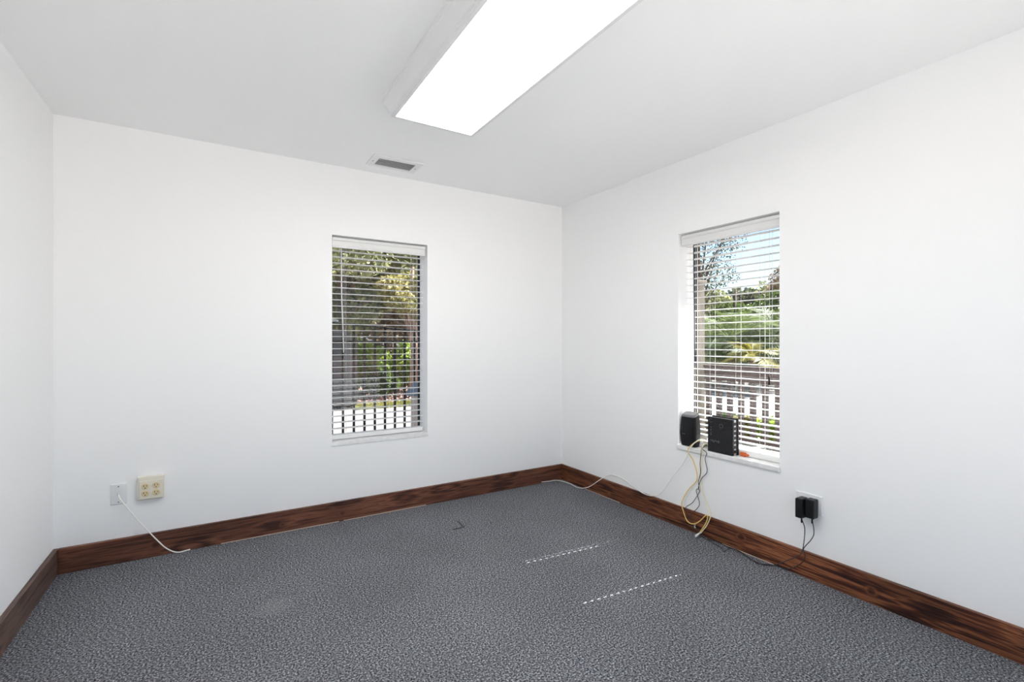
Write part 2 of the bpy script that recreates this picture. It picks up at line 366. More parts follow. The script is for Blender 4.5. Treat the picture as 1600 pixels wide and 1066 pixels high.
for xa, xb, ya in ((DX0, xm + 0.03, -0.08), (xm - 0.03, DX1, -0.13)):
    for q in ((xa, xa + 0.05, 0, DZ), (xb - 0.05, xb, 0, DZ), (xa + 0.05, xb - 0.05, 0, 0.06), (xa + 0.05, xb - 0.05, DZ - 0.06, DZ)):
        obj('frame_bar', B(q[0], q[1], YB + ya - 0.035, YB + ya, q[2], q[3]), 'white', dr)
    obj('pane', B(xa + 0.05, xb - 0.05, YB + ya - 0.02, YB + ya - 0.015, 0.06, DZ - 0.06), 'glass', dr)

# eave of the roof above the right wall; keeps the high sun off the upper half of that window
EX = 1.10
tag(obj('roof_eave', B(0.0, EX, YB - 1.5, T + 1.2, H + 0.10, H + 0.2), 'soffit'), 'painted roof eave outside above the right window', 'roof', kind='structure')

# ------------------------------------------------------------------ windows and blinds
def window(n, op, to, blind_label, win_label, holes, ladders, extra):
    u0, u1, z0, z1 = op
    def bx(bm, ua, ub, va, vb, za, zb, **k):
        a = to(ua, va, 0); b = to(ub, vb, 0)
        box(bm, min(a[0], b[0]), max(a[0], b[0]), min(a[1], b[1]), max(a[1], b[1]), za, zb, **k)
    uc = (u0 + u1) / 2
    # the window itself
    win = thing('window_%d' % n, win_label, 'window', to(uc, 0.16, z0), kind='structure')
    fw = 0.013
    for ua, ub, za, zb in ((u0, u0 + fw, z0, z1), (u1 - fw, u1, z0, z1), (u0 + fw, u1 - fw, z0, z0 + fw), (u0 + fw, u1 - fw, z1 - fw, z1)):
        b = bmesh.new(); bx(b, ua, ub, 0.160, 0.180, za, zb, bevel=0.002, seg=1); obj('frame_bar', b, 'bronze', win)
    b = bmesh.new(); bx(b, u0 + fw, u1 - fw, 0.170, 0.175, z0 + fw, z1 - fw); obj('pane', b, 'glass', win)
    b = bmesh.new(); bx(b, u0 - 0.004, u1 + 0.004, -0.014 if n == 2 else -0.004, 0.0, z0 - 0.018, z0 + 0.010, bevel=0.004)
    bx(b, u0 + 0.001, u1 - 0.001, 0.0, 0.154, z0, z0 + 0.010); obj('window_sill', b, 'sill', win)
    # the blind
    root = thing('window_blind', blind_label, 'blind', to(uc, 0.09, z1), group='white slat blinds')
    g = 0.010
    b = bmesh.new()                                        # valance with a small moulded profile
    zt, zb_ = z1 - 0.010, z1 - 0.082
    prof = [(0.022, zt), (0.016, zt - 0.006), (0.016, zt - 0.020), (0.022, zt - 0.026), (0.022, zb_ + 0.018), (0.017, zb_ + 0.010), (0.019, zb_), (0.034, zb_), (0.034, zt)]
    if n == 1: prism(b, [(v, z) for v, z in prof], 0, u0 + 0.006, u1 - 0.010)
    else: prism(b, [(v, z) for v, z in prof], 1, u0 + 0.006, u1 - 0.010)
    obj('valance', b, 'slat', root)
    b = bmesh.new(); bx(b, u0 + g, u1 - g, 0.062, 0.118, z1 - 0.062, z1 - 0.012, bevel=0.002); obj('headrail', b, 'slat', root)
    b = bmesh.new(); bx(b, u1 - 0.020, u1 - 0.010, 0.036, 0.060, z1 - 0.078, z1 - 0.014); obj('valance_return', b, 'slat', root)
    b = bmesh.new(); bx(b, u0 + 0.008, u1 - 0.012, 0.062, 0.118, z0 + 0.014, z0 + 0.046, bevel=0.004); obj('bottom_rail', b, 'slat', root)
    # slats: flat strips with a slightly crowned section and a slot at each ladder for the lift cord
    L = u1 - u0 - 0.020; wv = 0.050; hs = [h - uc for h in holes]
    ucuts = sorted([-L / 2, L / 2] + [h + d for h in hs for d in (-0.0038, 0.0038)])
    vcuts = [-wv / 2, -wv / 4, -0.010, 0.010, wv / 4, wv / 2]
    b = bmesh.new(); grid = {}
    for i, u in enumerate(ucuts):
        for j, v in enumerate(vcuts):
            p = to(u, v, 0); o0 = to(0, 0, 0)
            grid[i, j] = b.verts.new((p[0] - o0[0], p[1] - o0[1], 0.0022 * (1 - (2 * v / wv) ** 2)))
    for i in range(len(ucuts) - 1):
        mid = (ucuts[i] + ucuts[i + 1]) / 2
        for j in range(len(vcuts) - 1):
            if j == 2 and any(abs(mid - h) < 0.003 for h in hs): continue
            b.faces.new((grid[i, j], grid[i + 1, j], grid[i + 1, j + 1], grid[i, j + 1]))
    bmesh.ops.recalc_face_normals(b, faces=b.faces[:])
    bmesh.ops.solidify(b, geom=b.faces[:], thickness=0.0024)
    zs = z0 + 0.088; first = None; pitch = 0.0432; k = 0
    if n == 2: low = [z0 + 0.066, z0 + 0.080]
    while zs < z1 - 0.072:
        loc = (0, 0, zs - z1)
        if first is None:
            me = bpy.data.meshes.new('slat'); bmesh.ops.recalc_face_normals(b, faces=b.faces[:]); b.to_mesh(me); b.free(); me.materials.append(M['slat'])
            first = bpy.data.objects.new('slat', me); C.objects.link(first); first.parent = root; first.location = loc
        else: copy_child(first, root, loc)
        # the lowest slats of the second blind crowd together on its bottom rail
        zs += (0.032 if (n == 2 and k < 4) else pitch); k += 1
    for u in ladders:                                      # ladder cords, a front and a rear string each
        for v in (0.0635, 0.1165):
            b = bmesh.new(); tube(b, [to(u, v, z0 + 0.04), to(u, v, z1 - 0.05)], 0.0009, 5); obj('ladder_cord', b, 'cord', root)
    for nm, pts, r, m in extra:
        b = bmesh.new(); tube(b, [to(*p) for p in pts], r, 8); obj(nm, b, m, root, smooth=True)
    return root
to1 = lambda u, v, z: (u, v, z)
to2 = lambda u, v, z: (v, u, z)
window(1, W1, to1, 'white open slat blind in the window of the back wall, with a hanging wand', 'narrow dark framed window in the back wall facing the iron fence',
       [-1.865, -1.37], [-1.865, -1.37],
       [('tilt_wand', [(-1.899, 0.050, 1.888), (-1.897, 0.046, 1.55), (-1.885, 0.040, 1.155)], 0.0042, 'slat'),
        ('lift_cord', [(-1.345, 0.055, 1.89), (-1.345, 0.055, 1.25)], 0.0010, 'cord')])
window(2, W2, to2, 'white open slat blind in the right wall window behind the two routers', 'narrow dark framed window in the right wall facing the porch railing',
       [-1.310, -1.795], [-1.322, -1.475, -1.655, -1.807],
       [('tilt_wand', [(-1.356, 0.055, 1.880), (-1.362, 0.054, 1.40), (-1.372, 0.050, 1.10)], 0.0025, 'bronze'),
        ('lift_cord', [(-1.868, 0.056, 1.89), (-1.870, 0.056, 1.03)], 0.0011, 'cord'),
        ('lift_cord', [(-1.886, 0.056, 1.89), (-1.884, 0.056, 1.03)], 0.0011, 'cord'),
        ('cord_tassel', [(-1.866, 0.054, 1.035), (-1.868, 0.054, 1.02), (-1.868, 0.054, 0.985)], [0.003, 0.005, 0.007], 'bronze')])

# ------------------------------------------------------------------ ceiling light
cl = thing('ceiling_light', 'long box ceiling light with crown moulding frame and glowing white lens', 'ceiling light', (-1.68, -1.74, H))
LX0, LX1, LY0, LY1 = -1.905, -1.463, -2.365, -1.112        # bottom outer edge of the frame
prof = [(0.040, 0.0), (0.040, 0.012), (0.034, 0.016), (0.034, 0.026), (0.026, 0.040), (0.014, 0.058), (0.008, 0.074), (0.008, 0.080), (0.002, 0.084), (0.002, 0.098), (-0.015, 0.098), (-0.015, 0.0)]
def mould(bm, side):
    def P(o, d, t):   # o outward offset, d drop, t 0/1 along the side
        x0, x1, y0, y1 = LX0 - o, LX1 + o, LY0 - o, LY1 + o; z = H - d
        return {'w': (x0, (y0, y1)[t], z), 'e': (x1, (y0, y1)[t], z), 's': ((x0, x1)[t], y0, z), 'n': ((x0, x1)[t], y1, z)}[side]
    a = [bm.verts.new(P(o, d, 0)) for o, d in prof]; c = [bm.verts.new(P(o, d, 1)) for o, d in prof]
    n = len(prof); bm.faces.new(a); bm.faces.new(c[::-1])
    for i in range(n): bm.faces.new((a[i], c[i], c[(i + 1) % n], a[(i + 1) % n]))
for s in 'wesn':
    bm = bmesh.new(); mould(bm, s); obj('crown_moulding', bm, 'fixture', cl)
bm = bmesh.new(); box(bm, LX0 + 0.0155, LX1 - 0.0155, LY0 + 0.0155, LY1 - 0.0155, H - 0.095, H - 0.088); obj('lens', bm, 'lens', cl)
bm = bmesh.new(); box(bm, LX0 + 0.0155, LX1 - 0.0155, LY0 + 0.0155, LY1 - 0.0155, H - 0.03, H - 0.001); obj('tray', bm, 'fixture', cl)

# ------------------------------------------------------------------ ceiling vent
cv = thing('ceiling_vent', 'small white louvred air vent in the ceiling near the back wall', 'vent', (-1.61, -0.245, H))
vx0, vx1, vy0, vy1 = -1.782, -1.445, -0.355, -0.150
ox0, ox1, oy0, oy1 = -1.735, -1.487, -0.312, -0.178
for a in ((vx0, ox0, vy0, vy1), (ox1, vx1, vy0, vy1), (ox0, ox1, vy0, oy0), (ox0, ox1, oy1, vy1)):
    obj('vent_frame', B(*a, H - 0.007, H - 0.0005), 'vent', cv)
obj('duct_backing', B(ox0, ox1, oy0, oy1, H - 0.0015, H - 0.0005), 'duct', cv)
nl = 7; src = None
for i in range(nl):
    y = oy0 + (i + 0.5) * (oy1 - oy0) / nl
    if src is None:
        bm = bmesh.new(); prism(bm, [(y - 0.0075, H - 0.0075), (y - 0.006, H - 0.0085), (y + 0.007, H - 0.003), (y + 0.0055, H - 0.002)], 0, ox0 + 0.001, ox1 - 0.001)
        src = obj('louvre', bm, 'vent_slat', cv); y00 = y
    else: copy_child(src, cv, (0, y - y00, 0))
for sx in (vx0 + 0.022, vx1 - 0.022):
    bm = bmesh.new(); lathe(bm, [(0.004, H - 0.009), (0.004, H - 0.006)], sx, -0.245, 10); obj('screw', bm, 'screw', cv)

# ------------------------------------------------------------------ outlets
def frustum_plate(bm, x0, x1, z0, z1, y0, y1, inset):
    """plate on the back wall, from y0 (wall) to y1 (front, more negative), front edge drawn in"""
    a = [(x0, y0, z0), (x1, y0, z0), (x1, y0, z1), (x0, y0, z1)]
    c = [(x0 + inset, y1, z0 + inset), (x1 - inset, y1, z0 + inset), (x1 - inset, y1, z1 - inset), (x0 + inset, y1, z1 - inset)]
    va = [bm.verts.new(p) for p in a]; vc = [bm.verts.new(p) for p in c]
    bm.faces.new(va); bm.faces.new(vc[::-1])
    for i in range(4): bm.faces.new((va[i], vc[i], vc[(i + 1) % 4], va[(i + 1) % 4]))
ob = thing('outlet_box', 'cream four socket surface mounted outlet box on the back wall', 'outlet', (-2.962, 0, 0.40))
bm = bmesh.new(); box(bm, -3.022, -2.899, -0.030, 0, 0.335, 0.466, bevel=0.004); obj('housing', bm, 'cream', ob)
bm = bmesh.new(); box(bm, -3.014, -2.907, -0.036, -0.028, 0.340, 0.444, bevel=0.003); obj('cover_plate', bm, 'cream', ob)
for zx in (-2.986, -2.936):
    for zz in (0.413, 0.373):
        bm = bmesh.new(); lathe(bm, [(0.0175, 0.0), (0.0175, 0.003), (0.016, 0.0045)], zx, zz, 24, 'y', -0.0355); s = obj('socket', bm, 'cream2', ob)
        for dx, dz, a, b in ((-0.0065, 0.004, 0.0014, 0.0048), (0.0065, 0.004, 0.0014, 0.0040)):
            obj('slot', B(zx + dx - a, zx + dx + a, -0.0408, -0.0395, zz + dz - b, zz + dz + b), 'slot', s)
        bm = bmesh.new(); lathe(bm, [(0.0030, 0.0), (0.0030, 0.0012)], zx, zz - 0.008, 10, 'y', -0.0395); obj('ground_hole', bm, 'slot', s)
wp = thing('wall_jack_plate', 'white single wall plate with a jack, left of the cream outlet box', 'wall plate', (-3.108, 0, 0.382))
bm = bmesh.new(); frustum_plate(bm, -3.145, -3.071, 0.323, 0.440, 0, -0.006, 0.004); obj('plate', bm, 'plate', wp)
for zz in (0.424, 0.338):
    bm = bmesh.new(); lathe(bm, [(0.0032, 0), (0.0032, 0.0015)], -3.108, zz, 10, 'y', -0.006); obj('screw', bm, 'screw', wp)
bm = bmesh.new(); lathe(bm, [(0.006, 0), (0.006, 0.004), (0.0045, 0.005), (0.0045, 0.010)], -3.108, 0.381, 14, 'y', -0.006); obj('jack', bm, 'silver', wp)

op = thing('outlet_plate', 'white double outlet plate low on the right wall behind two black adapters', 'outlet', (0, -2.112, 0.39))
bm = bmesh.new()
va = [bm.verts.new(p) for p in ((0, -2.046, 0.338), (0, -2.180, 0.338), (0, -2.180, 0.440), (0, -2.046, 0.440))]
vc = [bm.verts.new(p) for p in ((-0.006, -2.050, 0.342), (-0.006, -2.176, 0.342), (-0.006, -2.176, 0.436), (-0.006, -2.050, 0.436))]
bm.faces.new(va); bm.faces.new(vc)
for i in range(4): bm.faces.new((va[i], va[(i + 1) % 4], vc[(i + 1) % 4], vc[i]))
obj('plate', bm, 'plate', op)
for yy in (-2.086, -2.132):
    for zz in (0.409, 0.370): obj('socket', B(-0.009, -0.005, yy - 0.0165, yy + 0.0165, zz - 0.014, zz + 0.014, bevel=0.002), 'plate', op)

# ------------------------------------------------------------------ cables
def cable(name, pts, r, m, label=None, cat='cable', parent=None, sub=6):
    bm = bmesh.new(); tube(bm, smooth_path(pts, sub), r, 8)
    o = obj(name, bm, m, parent, smooth=True)
    if parent is None: tag(o, label, cat)
    return o
cx = cable('white_cable', [(-3.107, -0.014, 0.381), (-3.098, -0.030, 0.362), (-3.078, -0.034, 0.327), (-3.027, -0.034, 0.24), (-2.970, -0.036, 0.154), (-2.926, -0.037, 0.09), (-2.885, -0.042, 0.040), (-2.836, -0.036, 0.006), (-2.775, -0.028, 0.006)], 0.0034, 'wcable',
           'white cable from the wall jack plate over the baseboard to the carpet')
wc = [(0.030, -1.470, 0.600), (0.020, -1.446, 0.605), (-0.016, -1.430, 0.590), (-0.026, -1.392, 0.540), (-0.022, -1.345, 0.446), (-0.02, -1.246, 0.317), (-0.03, -1.171, 0.203), (-0.03, -1.100, 0.153), (-0.03, -1.008, 0.140), (-0.028, -0.913, 0.162), (-0.008, -0.764, 0.188), (-0.008, -0.632, 0.186), (-0.028, -0.560, 0.143), (-0.035, -0.407, 0.036), (-0.058, -0.303, 0.006), (-0.048, -0.162, 0.006), (-0.080, -0.040, 0.006), (-0.160, -0.027, 0.007), (-0.240, -0.026, 0.012)]
cable('white_network_cable', wc, 0.0030, 'wcable', 'long white cable draped from the right window sill along the baseboard to the corner')
ya = thing('yellow_cable', 'yellow network cable looping down the wall to a white tip on the carpet', 'cable', (-0.03, -1.45, 0.0))
cable('cord', [(0.030, -1.480, 0.588), (0.018, -1.450, 0.596), (-0.018, -1.418, 0.580), (-0.024, -1.371, 0.521), (-0.012, -1.408, 0.456), (-0.012, -1.433, 0.35), (-0.014, -1.366, 0.261), (-0.032, -1.332, 0.175), (-0.035, -1.347, 0.119), (-0.035, -1.377, 0.066), (-0.035, -1.424, 0.062), (-0.035, -1.469, 0.093), (-0.035, -1.514, 0.144), (-0.037, -1.530, 0.145), (-0.040, -1.521, 0.102), (-0.056, -1.483, 0.026)], 0.0030, 'ycable', parent=ya)
cable('plug', [(-0.055, -1.484, 0.027), (-0.085, -1.478, 0.0075)], 0.0048, 'tape', parent=ya, sub=1)
yb = thing('yellow_cable', 'pale yellow network cable hanging straight down from the modem beside the looped one', 'cable', (-0.03, -1.50, 0.0))
cable('cord', [(0.030, -1.492, 0.575), (0.012, -1.482, 0.580), (-0.020, -1.479, 0.560), (-0.016, -1.472, 0.456), (-0.012, -1.458, 0.359), (-0.012, -1.465, 0.312), (-0.014, -1.484, 0.253), (-0.018, -1.510, 0.203), (-0.036, -1.550, 0.160), (-0.040, -1.529, 0.093), (-0.050, -1.495, 0.036)], 0.0028, 'pycable', parent=yb)
cable('plug', [(-0.050, -1.495, 0.036), (-0.068, -1.462, 0.0075)], 0.0045, 'tape', parent=yb, sub=1)

def adapter(label, y0, y1, x0, x1, z0, z1, cord):
    t = thing('power_adapter', label, 'adapter', (0, (y0 + y1) / 2, z0), group='black adapters in the right wall outlet')
    obj('body', B(x0, x1, y0, y1, z0, z1, bevel=0.006), 'black', t)
    for yy in (-0.006, 0.006):
        ym = (y0 + y1) / 2 + yy; obj('prong', B(x1 - 0.001, -0.0085, ym - 0.001, ym + 0.001, z1 - 0.03, z1 - 0.022), 'silver', t)
    e = cord[-1]
    cable('strain_relief', [(e[0], e[1], e[2] + 0.012), (e[0], e[1], e[2] - 0.022)], 0.0042, 'black', parent=t, sub=1)
    cable('cord', cord, 0.0022, 'bcable', parent=t)
    return t
fl = lambda l: [(min(x, -0.026), y, z) for x, y, z in l]
bA = [(0.026, -1.505, 0.590), (0.016, -1.488, 0.580), (-0.020, -1.476, 0.560), (-0.022, -1.472, 0.523), (-0.02, -1.463, 0.456), (-0.02, -1.466, 0.399), (-0.02, -1.452, 0.342), (-0.02, -1.453, 0.298), (-0.02, -1.434, 0.276), (-0.02, -1.458, 0.201), (-0.026, -1.439, 0.158), (-0.032, -1.404, 0.119), (-0.032, -1.414, 0.087), (-0.032, -1.453, 0.034)] + fl([(-0.035, -1.537, 0.005), (-0.026, -1.581, 0.005), (-0.035, -1.661, 0.005), (-0.030, -1.714, 0.005), (-0.048, -1.784, 0.005), (-0.071, -1.841, 0.005), (-0.09, -1.888, 0.005), (-0.048, -1.924, 0.005), (-0.028, -1.958, 0.005), (-0.028, -2.012, 0.010)]) + [(-0.032, -2.060, 0.042), (-0.032, -2.097, 0.084), (-0.032, -2.108, 0.119), (-0.034, -2.102, 0.154), (-0.038, -2.140, 0.213), (-0.04, -2.156, 0.256), (-0.038, -2.146, 0.323)]
bB = [(0.026, -1.508, 0.575), (0.014, -1.492, 0.572), (-0.022, -1.482, 0.556), (-0.020, -1.511, 0.533), (-0.016, -1.497, 0.49), (-0.016, -1.511, 0.415), (-0.016, -1.469, 0.36), (-0.014, -1.445, 0.295), (-0.016, -1.457, 0.279), (-0.016, -1.436, 0.24), (-0.018, -1.402, 0.188), (-0.026, -1.362, 0.151), (-0.033, -1.367, 0.123), (-0.034, -1.407, 0.061)] + fl([(-0.028, -1.471, 0.006), (-0.057, -1.572, 0.005), (-0.084, -1.662, 0.005), (-0.11, -1.696, 0.005), (-0.050, -1.690, 0.009), (-0.040, -1.742, 0.010), (-0.075, -1.825, 0.010), (-0.088, -1.908, 0.009), (-0.034, -1.952, 0.010)]) + [(-0.032, -2.033, 0.072), (-0.032, -2.064, 0.095), (-0.032, -2.089, 0.124), (-0.030, -2.098, 0.159), (-0.046, -2.114, 0.261), (-0.050, -2.100, 0.314)]
adapter('black power adapter on the left of the pair, standing out farther from the wall', -2.113, -2.077, -0.072, -0.009, 0.318, 0.420, bB)
adapter('black power adapter on the right of the pair, nearer the edge of its plate', -2.163, -2.120, -0.058, -0.009, 0.327, 0.424, bA)

# ------------------------------------------------------------------ routers on the sill
SZ = W2[2] + 0.010
rt = thing('wifi_router', 'black tapered tower router standing at the left end of the window sill', 'router', (0.022, -1.352, SZ))
bm = bmesh.new(); rings = []
lev = [(0.0, 0.050, 0.024), (0.004, 0.056, 0.029), (0.03, 0.061, 0.032), (0.085, 0.065, 0.034), (0.14, 0.063, 0.033), (0.190, 0.058, 0.030), (0.203, 0.056, 0.029)]
def ring(cx, cy, z, a, b, tilt=0.0, seg=32, e=0.42):
    o = []
    for k in range(seg):
        t = 2 * math.pi * k / seg; c, s = math.cos(t), math.sin(t)
        yy = a * math.copysign(abs(c) ** e, c); xx = b * math.copysign(abs(s) ** e, s)
        o.append((cx + xx, cy + yy, z + tilt * xx))
    return o
def loft(bm, rr):
    V = [[bm.verts.new(p) for p in r] for r in rr]; n = len(V[0])
    for i in range(len(V) - 1):
        for k in range(n): bm.faces.new((V[i][k], V[i][(k + 1) % n], V[i + 1][(k + 1) % n], V[i + 1][k]))
    bm.faces.new(V[0][::-1]); bm.faces.new(V[-1])
loft(bm, [ring(0.026, -1.352, SZ + z, a, b, 0.35 * z / 0.2) for z, a, b in lev]); obj('body', bm, 'black', rt)
bm = bmesh.new()
loft(bm, [ring(0.026, -1.352, SZ + 0.2035, 0.0555, 0.0285, 0.35), ring(0.026, -1.352, SZ + 0.213, 0.053, 0.027, 0.35), ring(0.026, -1.352, SZ + 0.217, 0.046, 0.022, 0.35)])
obj('top_cap', bm, 'router_top_sheen', rt)
obj('badge', B(-0.0094, -0.0080, -1.338, -1.316, SZ + 0.078, SZ + 0.083), 'led', rt)

md = thing('cable_modem', 'square black modem with embossed front standing mid sill', 'modem', (0.025, -1.59, SZ))
y0, y1 = -1.676, -1.503
obj('front_shell', B(0.0, 0.016, y0, y1, SZ + 0.001, SZ + 0.218, bevel=0.003), 'modem', md)
obj('core', B(0.016, 0.042, y0 + 0.004, y1 - 0.004, SZ + 0.004, SZ + 0.214), 'silver', md)
obj('rear_shell', B(0.042, 0.058, y0 - 0.004, y1, SZ, SZ + 0.222, bevel=0.003), 'black', md)
for i in range(7):
    z = SZ + 0.014 + i * 0.028; obj('port', B(0.020, 0.038, y0 + 0.0025, y0 + 0.0045, z, z + 0.018), 'black', md)
bm = bmesh.new()                                           # curved mark at the top corner, like an open ring
tube(bm, [(-0.0004, -1.527 + 0.011 * math.cos(a), SZ + 0.196 + 0.011 * math.sin(a)) for a in [math.pi * (0.25 + 1.5 * k / 14) + math.pi for k in range(15)]], 0.0012, 6); obj('curved_mark', bm, 'modem_mark', md)
bm = bmesh.new(); tube(bm, [(-0.0004, -1.598 + 0.012 * math.cos(a), SZ + 0.170 + 0.012 * math.sin(a)) for a in [2 * math.pi * k / 20 for k in range(20)]], 0.0010, 6); obj('round_emblem', bm, 'modem_mark', md)
for i, (z, h) in enumerate(((0.150, 0.007), (0.132, 0.010), (0.118, 0.006), (0.104, 0.010))):
    obj('indicator_mark', B(-0.0006, 0.0004, -1.530, -1.524, SZ + z, SZ + z + h), 'modem_mark', md)
for i in range(6):
    obj('lettering_mark', B(-0.0006, 0.0004, -1.585 + i * 0.0115, -1.578 + i * 0.0115, SZ + 0.062 + (i % 3) * 0.004, SZ + 0.078 - (i % 2) * 0.004), 'modem_mark', md)
pl = thing('cable_plugs', 'bundle of clear network plugs between the two routers', 'plug', (0.025, -1.47, SZ))
for i, (y, z, dx) in enumerate(((-1.470, 0.046, 0.0), (-1.478, 0.034, -0.006), (-1.468, 0.024, 0.004))):
    obj('plug', B(0.018 + dx, 0.032 + dx, y - 0.020, y + 0.012, SZ + z - 0.005, SZ + z + 0.006, bevel=0.002), 'clear', pl)
og = thing('orange_plug', 'small orange plastic plug lying on the sill beside the modem', 'plug', (0.075, -1.71, SZ))
obj('body', B(0.046, 0.062, -1.728, -1.690, SZ, SZ + 0.026, bevel=0.005), 'orange', og)
obj('tip', B(0.049, 0.059, -1.744, -1.727, SZ + 0.005, SZ + 0.019, bevel=0.003), 'orange', og)

# ------------------------------------------------------------------ small cut flap in the carpet, tag by the cables
bm = bmesh.new()
prism(bm, [(-1.323, -0.562), (-1.240, -0.562), (-1.232, -0.442), (-1.240, -0.442), (-1.247, -0.553), (-1.323, -0.555)], 2, -0.001, 0.0035)
tag(obj('carpet_seam', bm, 'cut'), 'short dark L shaped cut in the grey carpet', 'carpet cut')
bm = bmesh.new(); box(bm, -0.029, -0.024, -1.432, -1.424, 0.036, 0.058, bevel=0.001)
tag(obj('cable_clip', bm, 'tape'), 'tiny white clip on the baseboard beside the yellow cables', 'clip')

# ================================================================== outdoors
GZ = -0.15
def slab(name, a, m, label, cat):
    return tag(obj(name, B(*a), m), label, cat, kind='structure')
slab('ground', (-60, 90, -40, 90, GZ - 0.3, GZ - 0.02), 'soil', 'leaf covered ground outside under the trees', 'ground')
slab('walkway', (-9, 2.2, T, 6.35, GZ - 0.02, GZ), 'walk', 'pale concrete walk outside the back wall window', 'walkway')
slab('driveway', (2.9, 15.0, -3.9, 16, GZ - 0.02, GZ - 0.002), 'concrete', 'sunlit pale concrete drive beyond the porch railing', 'driveway')
slab('bounce_terrace', (-8, 6, -14, YB - T, GZ - 0.02, GZ + 0.004), 'bounce_terrace', 'pale concrete slab outside the added door, bouncing sunlight onto the ceiling', 'bounce_terrace')  # added unseen reflector, throws sunlight up through the rear door
slab('lawn_strip', (-0.25, 4.5, 6.35, 7.1, GZ - 0.02, GZ), 'lawn', 'strip of lawn beside the concrete walk', 'lawn')
slab('porch_deck', (T, 2.85, -3.9, 2.2, GZ - 0.02, -0.04), 'deck', 'wooden porch deck outside the right window', 'deck')

def quads(name, centers, size, m, rng, parent=None, up=0.0, long=1.6):
    """leaf shaped quads with random orientation around the given centres"""
    n = len(centers); c = np.asarray(centers)
    d = rng.normal(size=(n, 3)); d[:, 2] += up; d /= np.linalg.norm(d, axis=1)[:, None]
    e = rng.normal(size=(n, 3)); e -= d * (d * e).sum(1)[:, None]; e /= np.linalg.norm(e, axis=1)[:, None]
    s = size * rng.uniform(0.6, 1.3, size=(n, 1))
    a = c - d * s * long / 2; b = c + e * s / 2; f = c + d * s * long / 2; g = c - e * s / 2
    V = np.stack([a, b, f, g], 1).reshape(-1, 3)
    if parent is not None: V = V - np.array(parent.location)
    me = bpy.data.meshes.new(name)
    me.vertices.add(4 * n); me.vertices.foreach_set('co', V.astype(np.float32).ravel())
    me.loops.add(4 * n); me.loops.foreach_set('vertex_index', np.arange(4 * n, dtype=np.int32))
    me.polygons.add(n); me.polygons.foreach_set('loop_start', np.arange(0, 4 * n, 4, dtype=np.int32)); me.polygons.foreach_set('loop_total', np.full(n, 4, dtype=np.int32))
    me.update(); me.validate(); me.materials.append(M[m])
    o = bpy.data.objects.new(name, me); C.objects.link(o)
    if parent is not None: o.parent = parent
    return o
def cloud(rng, blobs, n):
    """points in ellipsoids, denser towards their surface"""
    P = []; vol = [b[3] * b[4] * b[5] for b in blobs]; tot = sum(vol)
    for (x, y, z, a, b, c), v in zip(blobs, vol):
        k = max(10, int(n * v / tot)); d = rng.normal(size=(k, 3)); d /= np.linalg.norm(d, axis=1)[:, None]
        r = rng.uniform(0.25, 1.0, size=(k, 1)) ** 0.45
        P.append(np.array([x, y, z]) + d * r * np.array([a, b, c]))
    return np.concatenate(P)
def tree(label, base, height, crown_r, crown_z, n, leaf, size, bark, seed, trunk_r=0.14, nb=9, cat='tree', group='trees outside the windows', flat=0.8):
    rng = np.random.default_rng(seed); rnd = random.Random(seed)
    t = thing('leafy_tree', label, cat, (base[0], base[1], GZ), group)
    bm = bmesh.new(); x, y = base
    tube(bm, [(x, y, GZ - 0.1), (x + 0.05, y - 0.04, GZ + height * 0.35), (x - 0.03, y + 0.05, GZ + height * 0.7), (x, y, GZ + height * 0.95)], [trunk_r, trunk_r * 0.8, trunk_r * 0.55, trunk_r * 0.25], 10)
    obj('trunk', bm, bark, t, smooth=True)
    blobs = []
    for i in range(nb):
        a = rnd.uniform(0, 6.28); r = crown_r * math.sqrt(rnd.uniform(0.02, 0.75)); z = rnd.uniform(crown_z[0], crown_z[1])
        br = crown_r * rnd.uniform(0.32, 0.55); bx_, by_ = x + r * math.cos(a), y + r * math.sin(a)
        blobs.append((bx_, by_, z, br, br, br * flat))
        bm = bmesh.new(); z0 = GZ + height * rnd.uniform(0.3, 0.6)
        tube(bm, smooth_path([(x, y, z0), ((x + bx_) / 2, (y + by_) / 2, (z0 + z) / 2 + 0.15), (bx_, by_, z)], 4), [trunk_r * (0.42 - 0.04 * k) for k in range(9)], 6)
        obj('branch', bm, bark, t, smooth=True)
    quads('foliage', cloud(rng, blobs, n), size, leaf, rng, t)
    return t
def bush(label, c, r, h, n, leaf, size, seed, group):
    rng = np.random.default_rng(seed); rnd = random.Random(seed)
    t = thing('bush', label, 'bush', (c[0], c[1], GZ), group)
    blobs = [(c[0] + rnd.uniform(-.5, .5) * r, c[1] + rnd.uniform(-.5, .5) * r, GZ + h * rnd.uniform(0.35, 0.75), r * 0.6, r * 0.6, h * 0.35) for i in range(6)]
    quads('foliage', cloud(rng, blobs, n), size, leaf, rng, t)
    for i in range(5):
        bm = bmesh.new(); b = blobs[i]; tube(bm, [(c[0], c[1], GZ - 0.05), ((c[0] + b[0]) / 2, (c[1] + b[1]) / 2, GZ + h * 0.3), (b[0], b[1], b[2])], [0.02, 0.015, 0.006], 6); obj('stem', bm, 'bark', t)
    return t

